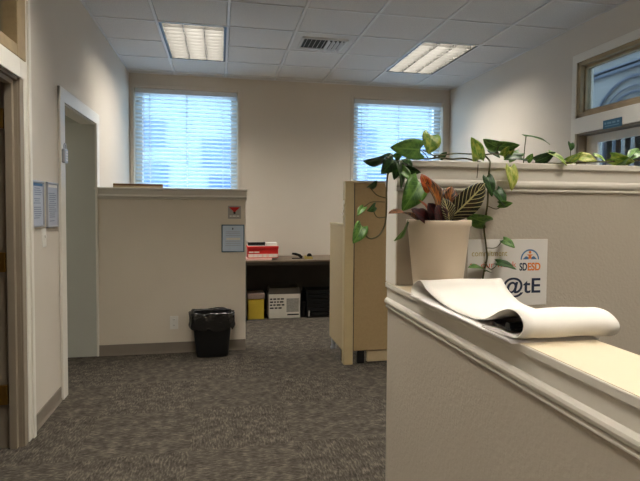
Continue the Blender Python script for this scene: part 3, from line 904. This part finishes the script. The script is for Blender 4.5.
# ------------------------------------------------------------------ trash can with a black liner
def srect(cx, cy, hx, hy, z, n=48, e=5.0, wob=0.0, seed=0):
    pts = []
    for k in range(n):
        a = 2 * math.pi * k / n
        c, s_ = math.cos(a), math.sin(a)
        rr = 1 / ((abs(c) ** e + abs(s_) ** e) ** (1 / e))
        q = 1.0
        dz = 0
        if wob:
            v = mnoise.noise(Vector((c * 2.5, s_ * 2.5, z * 9 + seed)))
            v2 = mnoise.noise(Vector((c * 6, s_ * 6, z * 14 + seed + 5)))
            q += wob * (v + 0.7 * v2); dz = wob * 0.16 * v + (wob * 0.22 * (v + v2) if z < 0.275 and hx > 0.15 else 0)
        pts.append(Vector((cx + hx * rr * c * q, cy + hy * rr * s_ * q, z + dz)))
    return pts
cx, cy = -0.068, 4.775
t = thing('trash_can', 'black trash can with a black bag over its rim, in front of the half wall', 'trash can', (cx, cy, 0))
b = MB()
b.rings([srect(cx, cy, 0.142, 0.085, 0.0), srect(cx, cy, 0.145, 0.088, 0.006), srect(cx, cy, 0.180, 0.108, 0.375), srect(cx, cy, 0.186, 0.113, 0.385), srect(cx, cy, 0.186, 0.113, 0.395), srect(cx, cy, 0.176, 0.104, 0.395), srect(cx, cy, 0.138, 0.080, 0.01)])
b.build('bin_body', M['black'], t, smooth=False)
b = MB()
prof = [(1.09, 0.262), (1.10, 0.29), (1.08, 0.33), (1.085, 0.37), (1.09, 0.398), (1.05, 0.408), (0.98, 0.398), (0.93, 0.35), (0.86, 0.28), (0.8, 0.2), (0.6, 0.14)]
b.rings([srect(cx, cy, 0.183 * k, 0.110 * min(k, 1.07), z, 96, 4.2, 0.11, 1) for k, z in prof], cap=(False, True))
b.build('liner_bag', M['bag'], t, smooth=True)

# ------------------------------------------------------------------ poster on the tall half wall
yp = 1.862
t = thing('poster', 'pale poster lettered with a logo on the tall half wall behind the papers', 'poster', (1.14, yp, 0.99))
MB().box((0.968, yp - 0.003, 0.985), (1.322, yp, 1.255), 0.0005).build('sheet', M['poster'], t)
yt = yp - 0.0034
X_, Z_ = (1, 0, 0), (0, 0, 1)
text_obj('lettering', 'commitment', 0.034, (0.985, yt, 1.188), X_, Z_, M['olive'], t, width=0.155)
text_obj('lettering', 'to our work', 0.034, (0.977, yt, 1.142), X_, Z_, M['rust'], t, width=0.205)
text_obj('large_lettering', '@tE', 0.085, (1.123, yt, 1.036), X_, Z_, M['navy'], t, offset=0.0012, width=0.170)
text_obj('large_lettering', 'cre', 0.085, (0.988, yt, 1.036), X_, Z_, M['navy'], t, offset=0.0012, width=0.128)
text_obj('logo_text', 'SD', 0.043, (1.196, yt, 1.128), X_, Z_, M['navy'], t, offset=0.0012, width=0.034)
text_obj('logo_text', 'ESD', 0.043, (1.233, yt, 1.128), X_, Z_, M['orange'], t, offset=0.0012, width=0.058)
lc = (1.242, 1.172)
a_ = MB()
a_.rings([[Vector((lc[0] + r_ * math.cos(th), yt, lc[1] + r_ * math.sin(th))) for th in [math.pi * k / 24 for k in range(25)]] for r_ in (0.036, 0.042)], closed=False)
a_.build('logo_arc', M['teal'], t)
a_ = MB()
for s_ in (-1, 1):
    a_.prism([(lc[0] + s_ * 0.033, lc[1] + 0.001), (lc[0] + s_ * 0.004, lc[1] + 0.001), (lc[0] + s_ * 0.008, lc[1] + 0.010), (lc[0] + s_ * 0.018, lc[1] + 0.014)], 'y', yt, yt - 0.0004)
a_.build('logo_hands', M['teal'], t)
a_ = MB(); a_.tube([(lc[0], yt, lc[1] + 0.030), (lc[0], yt - 0.0005, lc[1] + 0.030)], 0.006, 14)
a_.prism([(lc[0] - 0.014, lc[1] + 0.021), (lc[0] + 0.014, lc[1] + 0.021), (lc[0] + 0.005, lc[1] + 0.014), (lc[0] + 0.009, lc[1] + 0.003), (lc[0] - 0.009, lc[1] + 0.003), (lc[0] - 0.005, lc[1] + 0.014)], 'y', yt, yt - 0.0004)
a_.build('logo_figure', M['orange'], t)

# ------------------------------------------------------------------ rolled papers on the counter
ZT = 1.077
t = thing('paper_pad', 'white paper pad curled and rolled back on itself on the low counter wall', 'papers', (0.78, 1.3, ZT))
# left and right edges of the top sheet: far curl, dip, near roll, tucked under
Ledge = [(1.56, 1.083), (1.60, 1.083), (1.632, 1.090), (1.645, 1.106), (1.636, 1.124), (1.604, 1.134), (1.555, 1.110), (1.475, 1.092), (1.40, 1.0865), (1.31, 1.0865), (1.235, 1.088), (1.185, 1.096), (1.145, 1.112), (1.105, 1.132), (1.065, 1.144), (1.030, 1.140), (1.008, 1.120), (1.010, 1.098), (1.030, 1.0865), (1.10, 1.0835), (1.16, 1.0835)]
XRgt = [0.95, 0.95, 0.955, 0.96, 0.962, 0.963, 0.955, 0.935, 0.915, 0.90, 0.892, 0.89, 0.89, 0.888, 0.886, 0.892, 0.900, 0.900, 0.89, 0.88, 0.875]
XLft = [0.640, 0.640, 0.643, 0.650, 0.658, 0.664, 0.667, 0.667, 0.662, 0.658, 0.659] + [0.662] * 6 + [0.656, 0.650, 0.646, 0.645]
L = smooth_curve([(x, y, z) for x, (y, z) in zip(XLft, Ledge)], 5)
R_ = smooth_curve([(x, y * 1.0 + (0.0 if y > 1.15 else -0.006), z) for x, (y, z) in zip(XRgt, Ledge)], 5)
mb = MB()
rows = []
for p, q in zip(L, R_):
    row = []
    for k in range(9):
        f_ = k / 8
        pt = p.lerp(q, f_)
        pt.z += 0.0015 * math.sin(f_ * 9 + p.y * 14)
        row.append(pt)
    rows.append(row)
mb.rings(rows, closed=False)
o = mb.build('curled_sheets', M['paper'], t, smooth=True)
sm = o.modifiers.new('thickness', 'SOLIDIFY'); sm.thickness = 0.0025; sm.offset = 0
mb = MB()
for k in range(4):
    z = ZT + 0.0002 + k * 0.0012
    mb.box((0.640 - 0.002 * (k % 2), 1.02 + 0.003 * k, z), (0.868 - 0.004 * k, 1.64 - 0.004 * k, z + 0.001))
mb.build('lower_sheets', M['paper_edge'], t)
mb = MB(); mb.tube(smooth_curve([(0.674, 1.09, 1.0985), (0.75, 1.095, 1.0985), (0.88, 1.09, 1.0985)], 4), 0.0095, 10)
mb.box((0.672, 1.07, 1.091), (0.88, 1.15, 1.095), 0.001)
mb.build('binding_strip', M['black'], t)

# ------------------------------------------------------------------ plant pot with a croton
PX, PY = 0.788, 1.742
t = thing('plant_pot', 'pale tan plastic plant pot on the counter holding the croton', 'plant pot', (PX, PY, ZT))
p = MB()
p.lathe([(0.080, 0.0), (0.086, 0.002), (0.089, 0.02), (0.112, 0.235), (0.117, 0.240), (0.1175, 0.256), (0.1165, 0.259), (0.111, 0.259), (0.109, 0.25), (0.104, 0.21), (0.09, 0.205)], (PX, PY, ZT), 56)
p.build('pot_body', M['pot'], t, smooth=True)
p = MB(); p.lathe([(0.105, 0.0), (0.106, 0.012), (0.05, 0.018), (0.01, 0.016)], (PX, PY, ZT + 0.222), 40)
p.build('soil', M['soil'], t)

CAMPOS = Vector((0, 0, 1.38))
def blade(base, tip, vis_w, m, parent, kind='heart', ratio=0.6, lift=0.0, curl=0.12, fold=0.25, side=1):
    """one leaf blade as a mesh between two points; it is turned about its own axis where it is seen narrow"""
    base, tip = Vector(base), Vector(tip)
    d = tip - base
    Ln = d.length; d.normalize()
    W = max(vis_w, ratio * Ln)
    view = (Vector((0.15, -1.0, 0.25))).normalized()
    n = (view - d * view.dot(d)).normalized()
    ang = min(1.18, math.acos(min(1, vis_w / W))) * side
    n = Matrix.Rotation(ang, 3, d) @ n
    s_ = d.cross(n).normalized()
    def prof(v):
        if kind == 'heart':
            return (max(0, math.sin(math.pi * min(1, (v * 0.86 + 0.14)) ** 0.72))) ** 0.8 * (1.0 if v > 0.02 else 0.85)
        return max(0.02, math.sin(math.pi * min(1, v * 0.94 + 0.04) ** 1.0)) ** 0.75
    NV, NU = 10, 6
    bm = bmesh.new()
    uvl = bm.loops.layers.uv.new('leaf')
    vs = []; uvd = {}
    for i in range(NV + 1):
        v = i / NV
        row = []
        for j in range(NU + 1):
            u = j / NU
            q = (u - 0.5) * 2
            wv = prof(v) * W * 0.5 if i < NV else W * 0.004
            back = 0.0
            if kind == 'heart': back = -0.16 * Ln * (q * q) * max(0, 1 - v * 2.2)
            pos = base + d * (Ln * v + back) + s_ * (q * wv) + n * (curl * Ln * math.sin(math.pi * v) + fold * abs(q) * wv * 0.6 + 0.012 * Ln * math.sin(9 * v + 3 * q)) 
            pos.z += lift * Ln * math.sin(math.pi * v)
            vv = bm.verts.new(pos); uvd[vv] = (u, v)
            row.append(vv)
        vs.append(row)
    for i in range(NV):
        for j in range(NU):
            f = bm.faces.new((vs[i][j], vs[i][j + 1], vs[i + 1][j + 1], vs[i + 1][j]))
            f.smooth = True
            for lp in f.loops: lp[uvl].uv = uvd[lp.vert]
    me = bpy.data.meshes.new('leaf')
    bm.to_mesh(me); bm.free()
    me.materials.append(m)
    o = bpy.data.objects.new('leaf', me)
    COL.objects.link(o)
    sm = o.modifiers.new('thickness', 'SOLIDIFY'); sm.thickness = 0.0007; sm.offset = 0
    o.parent = parent; bring_local(o, parent)
    return o

t = thing('croton_plant', 'croton with orange and dark veined leaves growing in the tan pot', 'potted plant', (PX, PY, ZT + 0.24))
MB().tube(smooth_curve([(PX, PY, ZT + 0.225), (PX + 0.004, PY - 0.004, ZT + 0.27), (PX, PY, ZT + 0.31)], 5), 0.006, 8).build('stem', M['stem'], t, smooth=True)
CROTON = [
    ((0.8109, 1.72, 1.3361), (0.9362, 1.68, 1.4706), 0.0906, 'croton_dark'),
    ((0.7815, 1.715, 1.3289), (0.6993, 1.69, 1.4988), 0.0715, 'croton_brown'),
    ((0.7945, 1.735, 1.3283), (0.8425, 1.75, 1.4611), 0.0838, 'croton_brown'),
    ((0.6951, 1.71, 1.3325), (0.5604, 1.64, 1.3597), 0.0225, 'croton_brown'),
    ((0.7402, 1.7, 1.3329), (0.6854, 1.68, 1.407), 0.0261, 'croton_orange'),
    ((0.7322, 1.69, 1.326), (0.6484, 1.66, 1.3754), 0.0482, 'croton_maroon'),
    ((0.7543, 1.68, 1.3264), (0.7149, 1.67, 1.3967), 0.0628, 'croton_maroon'),
    ((0.7603, 1.66, 1.3271), (0.7397, 1.65, 1.3899), 0.062, 'croton_maroon'),
    ((0.7186, 1.68, 1.432), (0.6893, 1.675, 1.4977), 0.0443, 'croton_orange'),
    ((0.8258, 1.76, 1.3313), (0.9122, 1.76, 1.4402), 0.0657, 'croton_brown'),
    ((0.8047, 1.74, 1.3282), (0.7832, 1.75, 1.4639), 0.0611, 'croton_brown'),
    ((0.795, 1.67, 1.3303), (0.7662, 1.66, 1.4146), 0.0587, 'croton_dark'),
]
for base, tip, wd, m in CROTON:
    blade(base, tip, wd, M[m], t, kind='lance', ratio=0.42, curl=0.10, fold=0.35)

# ------------------------------------------------------------------ trailing pothos vine along the tall half wall
t = thing('pothos_vine', 'green trailing pothos vine along the top of the tall half wall, hanging down its face', 'trailing plant', (1.1, 1.9, 1.563))
STEMS = [
    ([(0.6562, 1.84, 1.53), (0.6752, 1.86, 1.551), (0.7112, 1.87, 1.5681), (0.752, 1.88, 1.574), (0.8019, 1.88, 1.5713), (0.8437, 1.88, 1.5783), (0.9055, 1.885, 1.5744), (0.9638, 1.89, 1.5784), (1.0206, 1.89, 1.5678), (1.0736, 1.89, 1.557), (1.1717, 1.89, 1.5613), (1.2829, 1.9, 1.5668), (1.3994, 1.9, 1.5717), (1.5183, 1.9, 1.5787), (1.6399, 1.9, 1.5838), (1.8145, 1.9, 1.5946), (1.9948, 1.9, 1.5991)], 0.0035),
    ([(0.768, 1.85, 1.6023), (0.7971, 1.86, 1.5926), (0.8372, 1.87, 1.5752)], 0.0028),
    ([(0.8224, 1.87, 1.5846), (0.8773, 1.88, 1.591), (0.9289, 1.89, 1.5973), (0.9851, 1.89, 1.5969), (1.0463, 1.89, 1.5966), (1.1095, 1.9, 1.6013), (1.1591, 1.9, 1.5904)], 0.003),
    ([(1.0464, 1.89, 1.5945), (1.0575, 1.87, 1.573), (1.0441, 1.838, 1.5502), (1.0354, 1.832, 1.4986), (1.0409, 1.845, 1.3927), (1.0303, 1.85, 1.3132), (1.0407, 1.85, 1.2335), (1.0462, 1.85, 1.1814), (1.0344, 1.85, 1.1255), (1.0268, 1.85, 1.0735)], 0.0037),
    ([(1.0453, 1.85, 1.2215), (1.0816, 1.845, 1.2236), (1.1086, 1.84, 1.2537)], 0.0019),
    ([(1.0379, 1.85, 1.1655), (1.0574, 1.845, 1.1378), (1.0761, 1.84, 1.1461), (1.0786, 1.83, 1.1631)], 0.002),
    ([(1.0301, 1.85, 1.1256), (1.0317, 1.83, 1.1321)], 0.0018),
    ([(1.0409, 1.845, 1.3888), (1.0766, 1.835, 1.3772), (1.0974, 1.82, 1.401)], 0.0018),
    ([(1.04, 1.846, 1.361), (1.0331, 1.84, 1.3255)], 0.0018),
    ([(0.6752, 1.86, 1.551), (0.6447, 1.83, 1.5328), (0.6196, 1.825, 1.5056), (0.6145, 1.825, 1.4456), (0.6153, 1.825, 1.3893), (0.6086, 1.82, 1.3179), (0.584, 1.815, 1.2769), (0.5477, 1.81, 1.2643), (0.519, 1.805, 1.2888), (0.5135, 1.8, 1.3112)], 0.0032),
    ([(0.613, 1.825, 1.4156), (0.5791, 1.83, 1.4265), (0.5545, 1.84, 1.4546)], 0.0019),
    ([(0.6152, 1.823, 1.3442), (0.5793, 1.815, 1.3424), (0.562, 1.81, 1.3629), (0.5624, 1.8, 1.3851)], 0.0018),
    ([(0.6092, 1.825, 1.4005), (0.5569, 1.82, 1.4), (0.5232, 1.81, 1.3811)], 0.0015),
    ([(1.2301, 1.9, 1.5676), (1.2333, 1.9, 1.6211), (1.2387, 1.9, 1.6766)], 0.0022),
    ([(1.1051, 1.9, 1.6012), (1.1114, 1.9, 1.6176), (1.1155, 1.9, 1.6319)], 0.0022),
    ([(1.0151, 1.88, 1.5728), (1.0132, 1.88, 1.5608), (0.9929, 1.838, 1.5451), (0.988, 1.835, 1.4979)], 0.0015),
    ([(1.4641, 1.92, 1.5834), (1.459, 1.915, 1.625), (1.4618, 1.92, 1.6594)], 0.0015),
    ([(0.7354, 1.8, 1.5959), (0.7682, 1.84, 1.5897), (0.8018, 1.88, 1.5752)], 0.002),
    ([(0.7333, 1.8, 1.4764), (0.709, 1.82, 1.4996), (0.6783, 1.835, 1.5301), (0.6752, 1.86, 1.551)], 0.0022),
    ([(0.5987, 1.8, 1.5663), (0.629, 1.82, 1.5615), (0.6751, 1.86, 1.5548)], 0.002),
    ([(1.1261, 1.83, 1.5435), (1.1443, 1.86, 1.5562), (1.1537, 1.89, 1.5629)], 0.0019),
    ([(1.025, 1.825, 1.502), (1.0351, 1.832, 1.5143)], 0.0018),
    ([(1.3325, 1.88, 1.6095), (1.3263, 1.89, 1.5856), (1.306, 1.9, 1.5694)], 0.0018),
]
for pts, r_ in STEMS:
    MB().tube(smooth_curve(pts, 6), r_, 7).build('stem', M['stem'], t, smooth=True)
LEAVES = [
    ((0.7354, 1.8, 1.5959), (0.6073, 1.77, 1.598), 0.0758, 'leaf_mid'),
    ((0.7999, 1.85, 1.6608), (0.7824, 1.835, 1.5858), 0.0827, 'leaf_lime'),
    ((0.5987, 1.8, 1.5663), (0.5032, 1.76, 1.5457), 0.0189, 'leaf_dark'),
    ((0.6408, 1.82, 1.5581), (0.5841, 1.8, 1.5034), 0.0622, 'leaf_dark'),
    ((0.6456, 1.8, 1.5453), (0.6589, 1.79, 1.4488), 0.0474, 'leaf_dark'),
    ((0.7333, 1.8, 1.4764), (0.6566, 1.77, 1.3675), 0.0947, 'leaf_mid'),
    ((0.6498, 1.7, 1.3327), (0.5883, 1.66, 1.2649), 0.0313, 'leaf_mid'),
    ((0.5545, 1.84, 1.4546), (0.569, 1.8, 1.481), 0.029, 'leaf_dark'),
    ((0.5135, 1.8, 1.3112), (0.4719, 1.77, 1.2491), 0.0568, 'leaf_mid'),
    ((0.5232, 1.81, 1.3811), (0.4932, 1.79, 1.3481), 0.0238, 'leaf_mid'),
    ((0.5624, 1.8, 1.3851), (0.5231, 1.77, 1.3667), 0.0284, 'leaf_dark'),
    ((0.6927, 1.82, 1.5256), (0.7407, 1.8, 1.5121), 0.0239, 'leaf_dark'),
    ((0.6612, 1.81, 1.5279), (0.6976, 1.79, 1.4791), 0.0429, 'leaf_mid'),
    ((1.0151, 1.88, 1.5728), (0.9724, 1.86, 1.6603), 0.0741, 'leaf_lime'),
    ((1.1133, 1.9, 1.6298), (1.0295, 1.87, 1.6556), 0.03, 'leaf_mid'),
    ((1.1177, 1.9, 1.634), (1.1803, 1.85, 1.6341), 0.03, 'leaf_mid'),
    ((1.1306, 1.89, 1.5928), (1.1708, 1.87, 1.6362), 0.0447, 'leaf_lime'),
    ((1.2098, 1.88, 1.5858), (1.1174, 1.86, 1.5736), 0.0445, 'leaf_dark'),
    ((1.1261, 1.83, 1.5435), (1.1287, 1.82, 1.4486), 0.0578, 'leaf_yellow'),
    ((1.025, 1.825, 1.502), (1.0395, 1.81, 1.4238), 0.048, 'leaf_dark'),
    ((1.0618, 1.82, 1.4516), (1.09, 1.8, 1.3852), 0.0527, 'leaf_dark'),
    ((1.07, 1.81, 1.3968), (1.1177, 1.79, 1.401), 0.0238, 'leaf_mid'),
    ((1.0331, 1.84, 1.3255), (0.9273, 1.81, 1.3571), 0.0435, 'leaf_mid'),
    ((1.1086, 1.84, 1.2537), (1.1433, 1.81, 1.2239), 0.0387, 'leaf_mid'),
    ((1.0786, 1.83, 1.1631), (1.1456, 1.8, 1.1398), 0.0385, 'leaf_dark'),
    ((1.0317, 1.83, 1.1321), (0.9388, 1.8, 1.151), 0.0289, 'leaf_mid'),
    ((1.2387, 1.9, 1.6766), (1.329, 1.87, 1.6431), 0.035, 'leaf_mid'),
    ((1.2826, 1.9, 1.5771), (1.3575, 1.87, 1.6133), 0.0449, 'leaf_dark'),
    ((1.3325, 1.88, 1.6095), (1.3801, 1.83, 1.5533), 0.0494, 'leaf_lime'),
    ((1.2459, 1.9, 1.5762), (1.2659, 1.89, 1.6066), 0.03, 'leaf_mid'),
    ((1.4618, 1.92, 1.6594), (1.4552, 1.91, 1.6244), 0.0353, 'leaf_dark'),
    ((1.4275, 1.9, 1.5807), (1.4915, 1.88, 1.6181), 0.035, 'leaf_lime'),
    ((1.4936, 1.9, 1.5992), (1.5513, 1.87, 1.5812), 0.0449, 'leaf_yellow'),
    ((1.6441, 1.9, 1.6031), (1.7364, 1.87, 1.5815), 0.03, 'leaf_lime'),
    ((1.7434, 1.9, 1.6057), (1.6349, 1.86, 1.5635), 0.0449, 'leaf_mid'),
    ((1.8023, 1.91, 1.6299), (1.7059, 1.88, 1.5858), 0.0452, 'leaf_mid'),
    ((1.5773, 1.92, 1.6118), (1.6203, 1.9, 1.5812), 0.0303, 'leaf_lime'),
    ((1.2258, 1.92, 1.6106), (1.1642, 1.9, 1.566), 0.0353, 'leaf_mid'),
    ((1.1007, 1.94, 1.6216), (1.1351, 1.92, 1.5876), 0.0357, 'leaf_dark'),
    ((0.6643, 1.83, 1.5445), (0.6383, 1.81, 1.4827), 0.0385, 'leaf_dark'),
    ((0.6955, 1.85, 1.5621), (0.7126, 1.82, 1.5298), 0.034, 'leaf_dark'),
    ((0.6553, 1.85, 1.5687), (0.6796, 1.83, 1.59), 0.0292, 'leaf_mid'),
    ((0.8613, 1.9, 1.5786), (0.886, 1.89, 1.6021), 0.025, 'leaf_dark'),
]
for k, (base, tip, wd, m) in enumerate(LEAVES):
    blade(base, tip, wd, M[m], t, side=1 if k % 2 else -1, curl=0.08)
